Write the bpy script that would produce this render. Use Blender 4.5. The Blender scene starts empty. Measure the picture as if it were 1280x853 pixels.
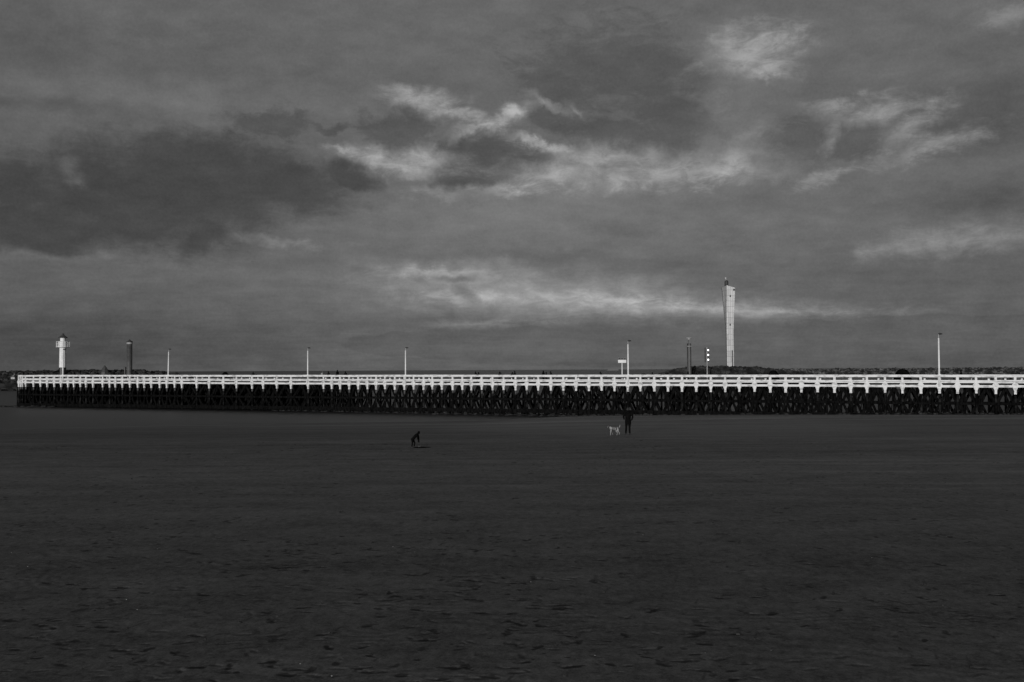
import bpy, math, random
import numpy as np
from mathutils import Vector, Matrix, noise as mnoise

R = math.radians
random.seed(7)
scene = bpy.context.scene
col = scene.collection

# ------------------------------------------------------------------ camera
F = 1244.0                       # focal length in pixels of the 1280 px wide photograph
EYE = 7.0
HX, HS = 462.4, -0.0046          # horizon row at the picture's centre and its slope
def hor(x): return HX + HS * (x - 640)
cam_d = bpy.data.cameras.new('camera'); cam = bpy.data.objects.new('camera', cam_d); col.objects.link(cam)
cam_d.sensor_width = 36; cam_d.lens = 36 * F / 1280
cam_d.clip_start = 0.1; cam_d.clip_end = 60000
pitch = math.atan((HX - 426.5) / F)
cam.matrix_world = Matrix.Translation((0, 0, EYE)) @ Matrix.Rotation(R(90) + pitch, 4, 'X') @ Matrix.Rotation(HS, 4, 'Z')
scene.camera = cam

# ------------------------------------------------------------------ sun, sky, exposure
SUN_AZ, SUN_EL = R(18), R(3.2)   # sun behind the camera, a little to the left, very low
sd = bpy.data.lights.new('sun', 'SUN'); sun = bpy.data.objects.new('sun', sd); col.objects.link(sun)
sd.energy = 3.0; sd.angle = R(0.5); sd.color = (1.0, 0.99, 0.98)
to_sun = Vector((-math.sin(SUN_AZ) * math.cos(SUN_EL), -math.cos(SUN_AZ) * math.cos(SUN_EL), math.sin(SUN_EL)))
sun.rotation_euler = to_sun.to_track_quat('Z', 'Y').to_euler()
vs = scene.view_settings
vs.view_transform = 'Standard'; vs.look = 'None'; vs.exposure = 0; vs.gamma = 1; vs.use_curve_mapping = False

world = bpy.data.worlds.new('World'); scene.world = world; world.use_nodes = True
WT = world.node_tree; WT.nodes.clear()

class N:
    """small helper that writes shader node arithmetic"""
    def __init__(s, tree): s.t = tree
    def new(s, kind, **kw):
        n = s.t.nodes.new(kind)
        for k, v in kw.items(): setattr(n, k, v)
        return n
    def put(s, sock, v):
        if isinstance(v, bpy.types.NodeSocket): s.t.links.new(v, sock)
        else: sock.default_value = v
    def m(s, op, a, b=0.0, c=0.0, clamp=False):
        n = s.new('ShaderNodeMath', operation=op, use_clamp=clamp)
        s.put(n.inputs[0], a); s.put(n.inputs[1], b)
        if len(n.inputs) > 2: s.put(n.inputs[2], c)
        return n.outputs[0]
    def v(s, op, a, b=(0, 0, 0)):
        n = s.new('ShaderNodeVectorMath', operation=op); s.put(n.inputs[0], a)
        if op == 'SCALE': s.put(n.inputs['Scale'], b)
        else: s.put(n.inputs[1], b)
        return n.outputs[0]
    def comb(s, x, y, z):
        n = s.new('ShaderNodeCombineXYZ')
        for i, q in enumerate((x, y, z)): s.put(n.inputs[i], q)
        return n.outputs[0]
    def sep(s, a):
        n = s.new('ShaderNodeSeparateXYZ'); s.put(n.inputs[0], a); return n.outputs
    def noise(s, vec, scale, detail=4, rough=0.55, dist=0.0):
        n = s.new('ShaderNodeTexNoise'); s.put(n.inputs['Vector'], vec)
        n.inputs['Scale'].default_value = scale; n.inputs['Detail'].default_value = detail
        n.inputs['Roughness'].default_value = rough; n.inputs['Distortion'].default_value = dist
        return n
    def mapr(s, v, a, b, c=0.0, d=1.0, smooth=True):
        n = s.new('ShaderNodeMapRange', interpolation_type='SMOOTHSTEP' if smooth else 'LINEAR')
        s.put(n.inputs[0], v)
        for i, q in enumerate((a, b, c, d)): s.put(n.inputs[i + 1], q)
        return n.outputs[0]

w = N(WT)
dirv = w.new('ShaderNodeTexCoord').outputs['Generated']
dx, dy, dz = w.sep(dirv)
az = w.m('ARCTAN2', dx, dy); el = w.m('ARCSINE', dz)
def skyco(x, y):
    a = math.atan((x - 640) / F)
    return a, math.atan((hor(x) - y) / F * math.cos(a))
w1 = w.noise(dirv, 9, 5, 0.6); w2 = w.noise(dirv, 45, 4, 0.6)
warp = w.v('ADD', w.v('SCALE', w.v('SUBTRACT', w1.outputs['Color'], (.5, .5, .5)), 0.030),
                  w.v('SCALE', w.v('SUBTRACT', w2.outputs['Color'], (.5, .5, .5)), 0.026))
low = w.mapr(el, 0.02, 0.16, 0.22, 1.0)
wx, wy, wz = w.sep(warp)
P = w.comb(w.m('ADD', az, wx), w.m('ADD', el, w.m('MULTIPLY', wy, low)), 0.0)
def blob(x, y, rx, ry, rot=0.0):
    a, e = skyco(x, y)
    mp = w.new('ShaderNodeMapping', vector_type='TEXTURE')
    w.put(mp.inputs['Vector'], P)
    mp.inputs['Location'].default_value = (a, e, 0); mp.inputs['Rotation'].default_value = (0, 0, R(rot))
    mp.inputs['Scale'].default_value = (rx / F, ry / F, 1)
    g = w.new('ShaderNodeTexGradient', gradient_type='SPHERICAL'); WT.links.new(mp.outputs[0], g.inputs[0])
    return g.outputs['Fac']
# cloud sheet seen from below: noise on a plane overhead, so it packs into streaks near the horizon
den = w.m('ADD', w.m('MAXIMUM', dz, 0.0), 0.10)
plane = w.comb(w.m('DIVIDE', dx, den), w.m('DIVIDE', dy, den), 0.0)
n_big = w.noise(w.v('MULTIPLY', plane, (0.55, 1.0, 1)), 1.3, 6, 0.6, 0.4).outputs['Fac']
n_mid = w.noise(w.v('MULTIPLY', plane, (0.75, 1.0, 1)), 4.5, 7, 0.62, 0.5).outputs['Fac']
n_fin = w.noise(w.v('MULTIPLY', dirv, (1, 1, 2.2)), 26, 6, 0.6).outputs['Fac']
# display brightness 0..255
V = w.mapr(el, 0.0, 0.36, 96.0, 101.0)
V = w.m('ADD', V, w.m('MULTIPLY', w.m('SUBTRACT', n_big, 0.5), 13.0))
V = w.m('ADD', V, w.m('MULTIPLY', w.m('SUBTRACT', n_mid, 0.5), 15.0))
V = w.m('ADD', V, w.m('MULTIPLY', w.m('SUBTRACT', n_fin, 0.5), 14.0))
soft = [  # x, y, rx, ry, rotation, amount
    (700, 270, 520, 110, 0, 12), (640, 250, 260, 70, 6, 8), (880, 200, 260, 60, 0, 8),
    (60, 430, 420, 70, 0, -20), (0, 55, 300, 60, 0, -8), (620, 40, 420, 90, 0, 4), (1150, 60, 330, 120, 0, 4), (200, 122, 420, 40, 0, 9),
    (60, 130, 190, 14, 3, -10), (950, 432, 560, 44, 0, 8), (560, 440, 300, 40, 0, 6), (300, 345, 300, 40, 0, 6),
    (1240, 135, 130, 60, 0, -16), (1240, 250, 130, 24, 0, -16), (1180, 300, 230, 34, 4, 12), (760, 285, 70, 16, 0, -10), (690, 325, 200, 14, 0, -8),
    (930, 140, 90, 60, 0, 10), (600, 190, 260, 60, 0, 9), (850, 205, 240, 50, 0, 8), (660, 368, 420, 54, -2, 15), (1080, 190, 220, 90, 0, 6), (940, 62, 130, 60, 0, 12), (640, 300, 420, 60, 0, 6), (1080, 270, 300, 30, 0, 6), (400, 385, 240, 20, 0, 6),
]
for x, y, rx, ry, rot, amp in soft:
    V = w.m('MULTIPLY_ADD', w.mapr(blob(x, y, rx, ry, rot), 0, 1), float(amp), V)
n_edge = w.noise(w.v('MULTIPLY', dirv, (1, 1, 1.9)), 17, 8, 0.66, 0.6).outputs['Fac']
n_edge2 = w.noise(w.v('MULTIPLY', dirv, (1, 1, 2.6)), 38, 7, 0.7, 0.8).outputs['Fac']
nb = w.m('ADD', w.m('MULTIPLY', w.m('SUBTRACT', n_edge, 0.5), 1.3), w.m('MULTIPLY', w.m('SUBTRACT', n_edge2, 0.5), 0.8))
tex = w.mapr(n_edge2, 0.34, 0.62, 0.80, 1.04, False)
def union(items):
    m = None
    for it in items:
        b = blob(*it); m = b if m is None else w.m('MAXIMUM', m, b)
    return m
def bright(V, items, add, lo, hi, nz=1.0):
    u = union([(x, y, rx * 1.4, ry * 1.45, rot) for x, y, rx, ry, rot in items])
    f = w.m('MULTIPLY', w.mapr(w.m('MULTIPLY_ADD', nb, nz * 1.35, u), lo + 0.15, hi + 0.3, 0.0, 1.2), w.mapr(u, 0.0, 0.40))
    f = w.m('MULTIPLY', f, tex)
    return w.m('MULTIPLY_ADD', f, float(add), V)
def dark(V, items, ratio, lo, hi, nz=0.6, dy=0.0):
    u = union([(x, y, rx * 1.12, ry * 1.12, rot) for x, y, rx, ry, rot in items])
    f = w.m('MULTIPLY', w.mapr(w.m('MULTIPLY_ADD', nb, nz * 2.0, u), lo + 0.08, hi, 0.0, 1.0 - ratio), w.mapr(u, 0.0, 0.15))
    return w.m('MULTIPLY', V, w.m('SUBTRACT', 1.0, f))
# bright breaks
V = bright(V, [(938, 60, 78, 40, 8), (915, 52, 40, 26, 0), (960, 85, 50, 14, 0)], 50, 0.05, 1.0, 0.9)
V = bright(V, [(530, 128, 66, 22, -6), (508, 118, 30, 12, 0), (560, 142, 60, 16, -8), (470, 198, 90, 14, -6), (500, 205, 110, 20, -6), (600, 240, 120, 14, 0), (540, 200, 60, 22, 0), (600, 158, 70, 14, 12), (630, 150, 60, 12, 30), (430, 190, 40, 6, -10), (660, 172, 60, 10, -6)], 52, 0.1, 0.9, 0.7)
V = bright(V, [(690, 122, 50, 7, -24), (722, 134, 24, 6, -50), (645, 137, 24, 10, 0), (700, 182, 90, 14, -4), (760, 195, 140, 24, -6), (820, 212, 120, 28, 0), (700, 215, 120, 26, 0)], 38, 0.05, 0.9, 0.8)
V = bright(V, [(880, 185, 36, 26, 60), (920, 200, 60, 24, 30), (900, 125, 26, 44, 0), (940, 165, 46, 12, 25), (960, 215, 90, 20, 0)], 17, 0.1, 1.0, 1.2)
V = bright(V, [(1060, 128, 60, 14, 0), (1110, 134, 90, 20, -4), (1165, 128, 40, 12, 0), (1045, 170, 10, 34, -20), (1055, 215, 100, 14, 14), (1140, 160, 70, 16, 35), (1180, 175, 80, 20, 10)], 34, 0.1, 1.0, 1.2)
V = bright(V, [(1210, 300, 150, 26, 3), (1270, 14, 60, 16, 5), (1130, 312, 80, 14, 0)], 26, 0.05, 1.0, 0.9)
V = bright(V, [(590, 352, 170, 28, -2), (650, 370, 220, 32, -3), (740, 374, 240, 32, -3), (900, 386, 220, 18, -2)], 34, -0.1, 0.8, 0.4)
V = bright(V, [(540, 341, 90, 9, -2), (600, 372, 110, 12, -2), (760, 374, 160, 10, -3), (850, 384, 250, 11, -2), (970, 389, 200, 8, -1), (800, 378, 200, 6, -2), (600, 405, 110, 8, 0)], 30, 0.1, 0.9, 0.5)
V = bright(V, [(60, 320, 90, 9, 0), (132, 318, 22, 8, 0), (300, 296, 34, 7, -10), (340, 300, 80, 9, -10), (84, 205, 18, 14, 30), (92, 222, 20, 10, 0)], 26, 0.1, 0.9, 0.7)
# the darker cloud deck just over the horizon, its top edge crisp under the bright band
V = dark(V, [(800, 428, 330, 32, 0), (750, 412, 110, 18, 0), (1100, 430, 420, 34, 0), (620, 430, 200, 20, 0)], 0.93, 0.02, 0.16, 0.12)
# dark clouds
V = dark(V, [(220, 240, 200, 90, 0), (330, 225, 170, 60, -10), (170, 270, 150, 62, 0), (60, 285, 150, 48, 0), (20, 225, 62, 60, 0), (235, 195, 130, 44, 0), (120, 240, 120, 80, 0), (440, 222, 66, 24, -14), (250, 295, 60, 34, 40)], 0.72, 0.06, 0.72, 0.30)
V = dark(V, [(505, 162, 90, 28, -3), (520, 147, 30, 18, 0), (340, 150, 90, 22, 0), (420, 160, 60, 12, 0)], 0.83, 0.12, 0.7, 0.6)
V = dark(V, [(615, 190, 80, 30, -4), (645, 188, 62, 20, -3), (590, 218, 60, 40, 0)], 0.75, 0.04, 0.5, 0.4)
V = dark(V, [(790, 80, 170, 80, -10), (700, 100, 110, 36, -25), (840, 145, 90, 60, -30), (760, 160, 130, 30, -10), (700, 150, 60, 20, -20)], 0.86, 0.1, 0.7, 0.7)
V = dark(V, [(1015, 180, 80, 52, -5), (1080, 180, 60, 30, 0)], 0.86, 0.15, 0.8, 0.9)
V = dark(V, [(572, 349, 44, 8, 2), (578, 367, 30, 12, -38)], 0.82, 0.1, 0.9, 0.35)
V = w.m('ADD', V, w.m('MULTIPLY', w.m('MULTIPLY', w.m('SUBTRACT', w.noise(w.v('MULTIPLY', dirv, (1, 1, 9)), 9, 5, 0.6, 0.3).outputs['Fac'], 0.5), w.mapr(el, 0.22, 0.02)), 16.0))
V = w.m('ADD', V, w.m('MULTIPLY', w.m('SUBTRACT', n_edge, 0.5), 16.0))
V = w.m('ADD', V, w.m('MULTIPLY', w.m('SUBTRACT', n_fin, 0.5), 14.0))
grain = w.noise(dirv, 420, 2, 0.6).outputs['Fac']
V = w.m('ADD', V, w.m('MULTIPLY', w.m('SUBTRACT', grain, 0.5), 12.0))
# sky brightened behind the camera, on the sun's side, as added fill for the sand
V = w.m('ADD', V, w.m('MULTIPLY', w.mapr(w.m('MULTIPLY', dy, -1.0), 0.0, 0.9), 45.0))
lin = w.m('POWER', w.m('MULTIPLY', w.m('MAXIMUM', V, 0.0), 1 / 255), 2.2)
sky = w.new('ShaderNodeTexSky', sky_type='NISHITA'); sky.sun_disc = False
sky.sun_elevation = SUN_EL; sky.sun_rotation = math.pi + SUN_AZ
bw = w.new('ShaderNodeRGBToBW'); WT.links.new(sky.outputs[0], bw.inputs[0])
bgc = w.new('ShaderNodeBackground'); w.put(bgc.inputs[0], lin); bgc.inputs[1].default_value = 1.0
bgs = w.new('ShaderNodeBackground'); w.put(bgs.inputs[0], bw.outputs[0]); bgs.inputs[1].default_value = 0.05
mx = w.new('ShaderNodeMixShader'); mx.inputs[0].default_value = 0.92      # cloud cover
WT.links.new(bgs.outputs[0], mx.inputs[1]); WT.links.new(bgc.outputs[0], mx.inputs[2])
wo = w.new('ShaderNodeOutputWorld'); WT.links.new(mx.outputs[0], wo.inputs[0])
world.cycles.sampling_method = 'MANUAL'; world.cycles.sample_map_resolution = 512

# ------------------------------------------------------------------ helpers
def tag(o, label=None, cat=None, group=None, kind=None):
    if label: o['label'] = label
    if cat: o['category'] = cat
    if group: o['group'] = group
    if kind: o['kind'] = kind
    return o
def empty(name, loc=(0, 0, 0), rz=0.0):
    o = bpy.data.objects.new(name, None); col.objects.link(o)
    o.location = loc; o.rotation_euler.z = rz; o.empty_display_size = 0.3
    return o
def smooth(me): me.polygons.foreach_set('use_smooth', [True] * len(me.polygons))

class MB:
    def __init__(s): s.v = []; s.f = []
    def add(s, vs_, fs):
        b = len(s.v); s.v += [tuple(q) for q in vs_]; s.f += [tuple(b + i for i in f) for f in fs]; return s
    def box(s, c, d):
        x, y, z = c; a, b, h = d[0] / 2, d[1] / 2, d[2] / 2
        vs_ = [(x + i * a, y + j * b, z + k * h) for i in (-1, 1) for j in (-1, 1) for k in (-1, 1)]
        return s.add(vs_, [(0, 1, 3, 2), (4, 6, 7, 5), (0, 4, 5, 1), (2, 3, 7, 6), (0, 2, 6, 4), (1, 5, 7, 3)])
    def beam(s, p, q, wd, ht, up=(0, 0, 1), side=None):
        p, q = Vector(p), Vector(q); d = (q - p).normalized()
        sd_ = Vector(side).normalized() if side else d.cross(Vector(up)).normalized()
        u = sd_.cross(d).normalized()
        vs_ = [e + sd_ * (i * wd / 2) + u * (j * ht / 2) for e in (p, q) for i, j in ((-1, -1), (1, -1), (1, 1), (-1, 1))]
        return s.add(vs_, [(3, 2, 1, 0), (4, 5, 6, 7), (0, 1, 5, 4), (1, 2, 6, 5), (2, 3, 7, 6), (3, 0, 4, 7)])
    def tube(s, pts, rs, n=12, sq=None, caps=True, axis=None):
        """lofted tube through pts; rs = radius or (rx, ry) per point"""
        pts = [Vector(p) for p in pts]; b = len(s.v); rings = len(pts)
        ref = Vector(axis) if axis else None
        for i, p in enumerate(pts):
            d = (pts[min(i + 1, rings - 1)] - pts[max(i - 1, 0)])
            d = d.normalized() if d.length > 1e-9 else Vector((0, 0, 1))
            a = ref if ref is not None else (Vector((1, 0, 0)) if abs(d.x) < 0.9 else Vector((0, 1, 0)))
            y = d.cross(a).normalized(); x = y.cross(d).normalized()
            r = rs[i] if isinstance(rs, (list, tuple)) else rs
            rx, ry = r if isinstance(r, (list, tuple)) else (r, r)
            for k in range(n):
                t = 2 * math.pi * (k + 0.5 * (n == 8)) / n
                s.v.append(tuple(p + x * (rx * math.cos(t)) + y * (ry * math.sin(t))))
        for i in range(rings - 1):
            for k in range(n):
                k2 = (k + 1) % n
                s.f.append((b + i * n + k, b + i * n + k2, b + (i + 1) * n + k2, b + (i + 1) * n + k))
        if caps:
            s.f.append(tuple(b + k for k in range(n))[::-1]); s.f.append(tuple(b + (rings - 1) * n + k for k in range(n)))
        return s
    def ell(s, c, r, nu=12, nv=8):
        c = Vector(c); b = len(s.v)
        s.v.append((c.x, c.y, c.z - r[2]))
        for j in range(1, nv):
            ph = -math.pi / 2 + math.pi * j / nv
            for i in range(nu):
                t = 2 * math.pi * i / nu
                s.v.append((c.x + r[0] * math.cos(ph) * math.cos(t), c.y + r[1] * math.cos(ph) * math.sin(t), c.z + r[2] * math.sin(ph)))
        s.v.append((c.x, c.y, c.z + r[2])); top = len(s.v) - 1
        for i in range(nu):
            s.f.append((b, b + 1 + (i + 1) % nu, b + 1 + i))
            s.f.append((top, top - nu + i, top - nu + (i + 1) % nu))
        for j in range(nv - 2):
            for i in range(nu):
                a = b + 1 + j * nu
                s.f.append((a + i, a + (i + 1) % nu, a + nu + (i + 1) % nu, a + nu + i))
        return s
    def rock(s, c, r, rnd, squash=0.7):
        b = len(s.v); s.ell((0, 0, 0), (1, 1, 1), 7, 5)
        for i in range(b, len(s.v)):
            v = Vector(s.v[i]); k = 1 + rnd.uniform(-.22, .22)
            s.v[i] = (c[0] + v.x * r * k * rnd_a[0], c[1] + v.y * r * k, c[2] + v.z * r * k * squash)
        return s
    def mesh(s, name):
        me = bpy.data.meshes.new(name); me.from_pydata(s.v, [], s.f); me.update(); return me
    def build(s, name, mat, parent=None, sm=False, voxel=None):
        me = s.mesh(name)
        o = bpy.data.objects.new(name, me); col.objects.link(o)
        if voxel:
            md = o.modifiers.new('r', 'REMESH'); md.mode = 'VOXEL'; md.voxel_size = voxel
            m2 = o.modifiers.new('s', 'SMOOTH'); m2.factor = 0.5; m2.iterations = 3
            dg = bpy.context.evaluated_depsgraph_get(); dg.update()
            new = bpy.data.meshes.new_from_object(o.evaluated_get(dg)); o.modifiers.clear(); o.data = new; new.name = name; me = new; sm = True
        me.materials.clear(); me.materials.append(mat)
        if sm: smooth(me)
        if parent: o.parent = parent
        return o
rnd_a = [1.0]

def copy_tree(o, parent=None):
    c = o.copy(); col.objects.link(c)
    if parent: c.parent = parent; c.matrix_parent_inverse = o.matrix_parent_inverse
    for ch in list(o.children): copy_tree(ch, c)
    return c

def mat(name, lo, hi=None, scale=3.0, rough=0.6, bump=0.0, stretch=(1, 1, 1), metal=0.0, detail=5, spec=0.3, contrast=(0.35, 0.65)):
    m = bpy.data.materials.new(name); m.use_nodes = True; t = m.node_tree; n = N(t)
    b = t.nodes['Principled BSDF']; b.inputs['Roughness'].default_value = rough; b.inputs['Metallic'].default_value = metal
    b.inputs['Specular IOR Level'].default_value = spec
    hi = lo if hi is None else hi
    tc = n.new('ShaderNodeTexCoord').outputs['Object']
    nz = n.noise(n.v('MULTIPLY', tc, stretch), scale, detail, 0.6)
    f = n.mapr(nz.outputs['Fac'], contrast[0], contrast[1], lo, hi)
    t.links.new(n.comb(f, f, f), b.inputs['Base Color'])
    if bump:
        bp = n.new('ShaderNodeBump'); bp.inputs['Strength'].default_value = bump; bp.inputs['Distance'].default_value = 0.05
        t.links.new(nz.outputs['Fac'], bp.inputs['Height']); t.links.new(bp.outputs[0], b.inputs['Normal'])
    return m

M_white = mat('white_paint', 0.26, 0.57, 1.3, 0.6, 0.1, (1, 1, 2.6), contrast=(0.30, 0.54), detail=8)
M_pole = mat('white_pole_paint', 0.55, 0.66, 2.0, 0.5)
M_tar = mat('tarred_wood', 0.002, 0.007, 2.5, 1.0, 0.4, (2, 2, .6), spec=0.0)
M_pile = mat('wet_pile_wood', 0.003, 0.022, 1.2, 0.9, 0.4, (1, 1, .8), spec=0.02, contrast=(0.45, 0.7))
M_deck = mat('deck_wood', 0.012, 0.03, 4, 0.85, spec=0.1)
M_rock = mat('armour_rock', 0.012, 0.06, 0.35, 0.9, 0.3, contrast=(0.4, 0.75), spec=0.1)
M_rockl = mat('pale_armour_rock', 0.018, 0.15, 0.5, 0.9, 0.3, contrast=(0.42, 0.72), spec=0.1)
M_weed = mat('weedy_stone', 0.010, 0.035, 1.5, 0.8, 0.4, spec=0.2)
M_black = mat('black_paint', 0.012, 0.02, 2, 0.5)
M_darkroof = mat('dark_roof', 0.03, 0.05, 2, 0.6)
M_grey = mat('grey_steel', 0.04, 0.065, 1, 0.6)
M_dkgrey = mat('dark_steel', 0.022, 0.04, 1, 0.6)
M_hull = mat('hull_paint', 0.09, 0.11, 1, 0.8)
M_lt = mat('pale_metal', 0.16, 0.3, 2, 0.5)
M_glass = mat('dark_glass', 0.02, 0.04, 2, 0.15, spec=0.6)
M_skin = mat('skin', 0.10, 0.14, 8, 0.6)
M_hair = mat('dark_hair', 0.012, 0.02, 30, 0.7)
M_coat = mat('black_coat_cloth', 0.003, 0.006, 12, 1.0, spec=0.0)
M_coat2 = mat('grey_coat_cloth', 0.006, 0.012, 12, 1.0, spec=0.0)
M_coatl = mat('pale_coat_cloth', 0.25, 0.33, 12, 1.0, spec=0.0)
M_trou = mat('dark_trouser_cloth', 0.003, 0.006, 12, 1.0, spec=0.0)
M_troul = mat('grey_trouser_cloth', 0.015, 0.03, 12, 1.0, spec=0.0)
M_shoe = mat('shoe_leather', 0.01, 0.015, 12, 0.6)
M_tent = mat('tent_cloth', 0.002, 0.005, 3, 1.0, spec=0.0)
M_shell = mat('shell', 0.12, 0.3, 4, 0.5)
M_gull = mat('gull_feathers', 0.12, 0.2, 4, 0.8)
M_fur = mat('patchy_dog_fur', 0.012, 0.25, 3.4, 0.95, 0.3, (2.5, .4, .45), contrast=(0.43, 0.55), spec=0.0, detail=4)

# ------------------------------------------------------------------ ground
def hash2(ix, iy, seed):
    h = (ix.astype(np.int64) * 374761393 + iy.astype(np.int64) * 668265263 + seed * 1442695041) & 0xffffffff
    h = ((h ^ (h >> 13)) * 1274126177) & 0xffffffff
    return ((h ^ (h >> 16)) & 0xffff) / 65535.0
def vnoise(x, y, seed):
    ix, iy = np.floor(x), np.floor(y); fx, fy = x - ix, y - iy
    fx = fx * fx * (3 - 2 * fx); fy = fy * fy * (3 - 2 * fy)
    a, b = hash2(ix, iy, seed), hash2(ix + 1, iy, seed); c, d = hash2(ix, iy + 1, seed), hash2(ix + 1, iy + 1, seed)
    return (a + (b - a) * fx) * (1 - fy) + (c + (d - c) * fx) * fy - 0.5
SHX = [-400, -63, -41, -4, 8, 32, 64, 400]; SHD = [112, 123, 131, 137, 149, 160, 166, 185]
BEACH = 2.9
def beach_z(X, D):
    Ds = np.interp(X, SHX, SHD)
    t = (D - 58) / (Ds - 58)
    t = np.where(t > 0, t, 0.0)
    s = np.sqrt(t * t + 0.0036) - 0.06 * np.exp(-t * 6)          # soft knee at the top of the slope
    z = BEACH * (1 - s * 1.0)
    z = np.where(D > Ds, -0.0 - (D - Ds) * 0.05, z)
    z = np.maximum(z, -3.0)
    return z
def sand_mesh():
    # rows and columns get finer where the ground is near
    y = np.concatenate([np.array([-400, -150, -60, -20, -5, 0, 2, 4, 4.8, 5.6, 6.4, 7.2, 8.0, 9.0, 10.0, 11.0]),
                        4.1 * F / np.arange(420, 118, -0.55),
                        4.1 * F / np.arange(118, 72, -0.8), np.arange(72, 132, 1.0), np.arange(132, 190, 1.5),
                        np.array([200, 230, 300, 420])])
    y = np.sort(y)
    uin = np.linspace(-0.56, 0.56, 860)
    uo = np.array([0.6, 0.65, 0.72, 0.8, 0.9, 1.05, 1.3, 1.7, 2.5, 5, 12, 40])
    u = np.concatenate([-uo[::-1], uin, uo])
    D, U = np.meshgrid(y, u, indexing='ij')
    X = U * np.maximum(np.abs(D), 10)
    Z = beach_z(X, D)
    near = (D > 9) & (D < 130)
    fade = np.clip((130 - D) / 60, 0.15, 1)
    H = 0.020 * vnoise(X / 6, D / 4, 1) + 0.010 * vnoise(X / 2.2, D / 1.6, 2) + 0.004 * vnoise(X / 0.8, D / 0.6, 3)
    H += 0.0030 * vnoise(X / 0.30, D / 0.22, 4) + 0.0018 * vnoise(X / .14, D / .11, 6)
    patchy = np.clip(vnoise(X / 9, D / 7, 11) * 2.4 + 0.35 + np.clip(-X / 60, -.2, .3), 0, 1)
    rip = np.sin((D * 1.0 + X * 0.22 + 2.6 * vnoise(X / 1.1, D / 1.0, 5)) * 2 * math.pi / 0.62)
    H += 0.0016 * rip * patchy * np.clip((60 - D) / 30, 0, 1)
    Z = Z + np.where(near, H * fade, 0)
    rnd = random.Random(3)
    prints = []; DK = np.zeros_like(Z)
    def trail(x, d, ang, n, step):
        side = 1
        for i in range(n):
            ang += rnd.uniform(-.12, .12)
            x += math.cos(ang) * step; d += math.sin(ang) * step; side = -side
            px, pd = x - math.sin(ang) * .12 * side, d + math.cos(ang) * .12 * side
            prints.append((px + rnd.gauss(0, .05), pd + rnd.gauss(0, .05), ang + rnd.gauss(0, .15), rnd.uniform(.7, 1.15)))
    for i in range(70):
        d = 13 + 42 * rnd.random() ** 1.3
        trail(rnd.uniform(-.6, .5) * d, d, rnd.choice([0, math.pi]) + rnd.gauss(0, .5), rnd.randint(5, 22), rnd.uniform(.55, .8))
    for i in range(210):
        d = 13 + 42 * rnd.random() ** 1.2; cx = rnd.uniform(-.55, .55) * d
        for k in range(rnd.randint(3, 12)):
            prints.append((cx + rnd.gauss(0, .8), d + rnd.gauss(0, .7), rnd.uniform(0, 6.28), rnd.uniform(.35, 1.0)))
    for cx, cy in ((590, 722), (600, 730), (570, 722), (697, 716), (670, 755), (735, 718), (880, 780)):   # the trodden patch right of centre
        d = 4.1 * F / (cy - hor(cx)); x0 = (cx - 640) / F * d
        for k in range(6): prints.append((x0 + rnd.gauss(0, .28), d + rnd.gauss(0, .35), rnd.uniform(0, 3.1), rnd.uniform(.8, 1.3)))
    for px, pd, a, sz in prints:
        dk = rnd.choice([.15, .3, .5, .8, 1.0])
        if pd < 11: continue
        i0, i1 = np.searchsorted(y, pd - .5), np.searchsorted(y, pd + .5)
        j0, j1 = np.searchsorted(u, (px - .5) / pd - .02), np.searchsorted(u, (px + .5) / pd + .02)
        if i1 <= i0 or j1 <= j0: continue
        xx = X[i0:i1, j0:j1] - px; dd = D[i0:i1, j0:j1] - pd
        lx = (xx * math.cos(a) + dd * math.sin(a)) / (.14 * sz); ly = (-xx * math.sin(a) + dd * math.cos(a)) / (.062 * sz)
        r = np.sqrt(lx * lx + ly * ly)
        Z[i0:i1, j0:j1] += -0.009 * sz * np.clip(1.25 - r, 0, 1) + 0.001 * np.exp(-((r - 1.5) / .35) ** 2)
        wob = vnoise(X[i0:i1, j0:j1] / .07, D[i0:i1, j0:j1] / .07, 17)
        DK[i0:i1, j0:j1] = np.maximum(DK[i0:i1, j0:j1], dk * np.clip((1.2 - r + wob * 1.7) * 2.5, 0, 1))
    nr, nc = D.shape
    co = np.stack([X, D, Z], -1).reshape(-1, 3).astype(np.float32)
    idx = np.arange(nr * nc).reshape(nr, nc)
    q = np.stack([idx[:-1, :-1], idx[:-1, 1:], idx[1:, 1:], idx[1:, :-1]], -1).reshape(-1, 4)
    me = bpy.data.meshes.new('sand'); me.vertices.add(len(co)); me.vertices.foreach_set('co', co.ravel())
    me.loops.add(q.size); me.loops.foreach_set('vertex_index', q.ravel().astype(np.int32))
    me.polygons.add(len(q)); me.polygons.foreach_set('loop_start', np.arange(0, q.size, 4, dtype=np.int32))
    me.update(calc_edges=True); smooth(me)
    at_ = me.attributes.new('print_shade', 'FLOAT', 'POINT'); at_.data.foreach_set('value', DK.ravel().astype(np.float32))  # shade of the footprint hollows, put into the sand colour
    return me
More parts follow.
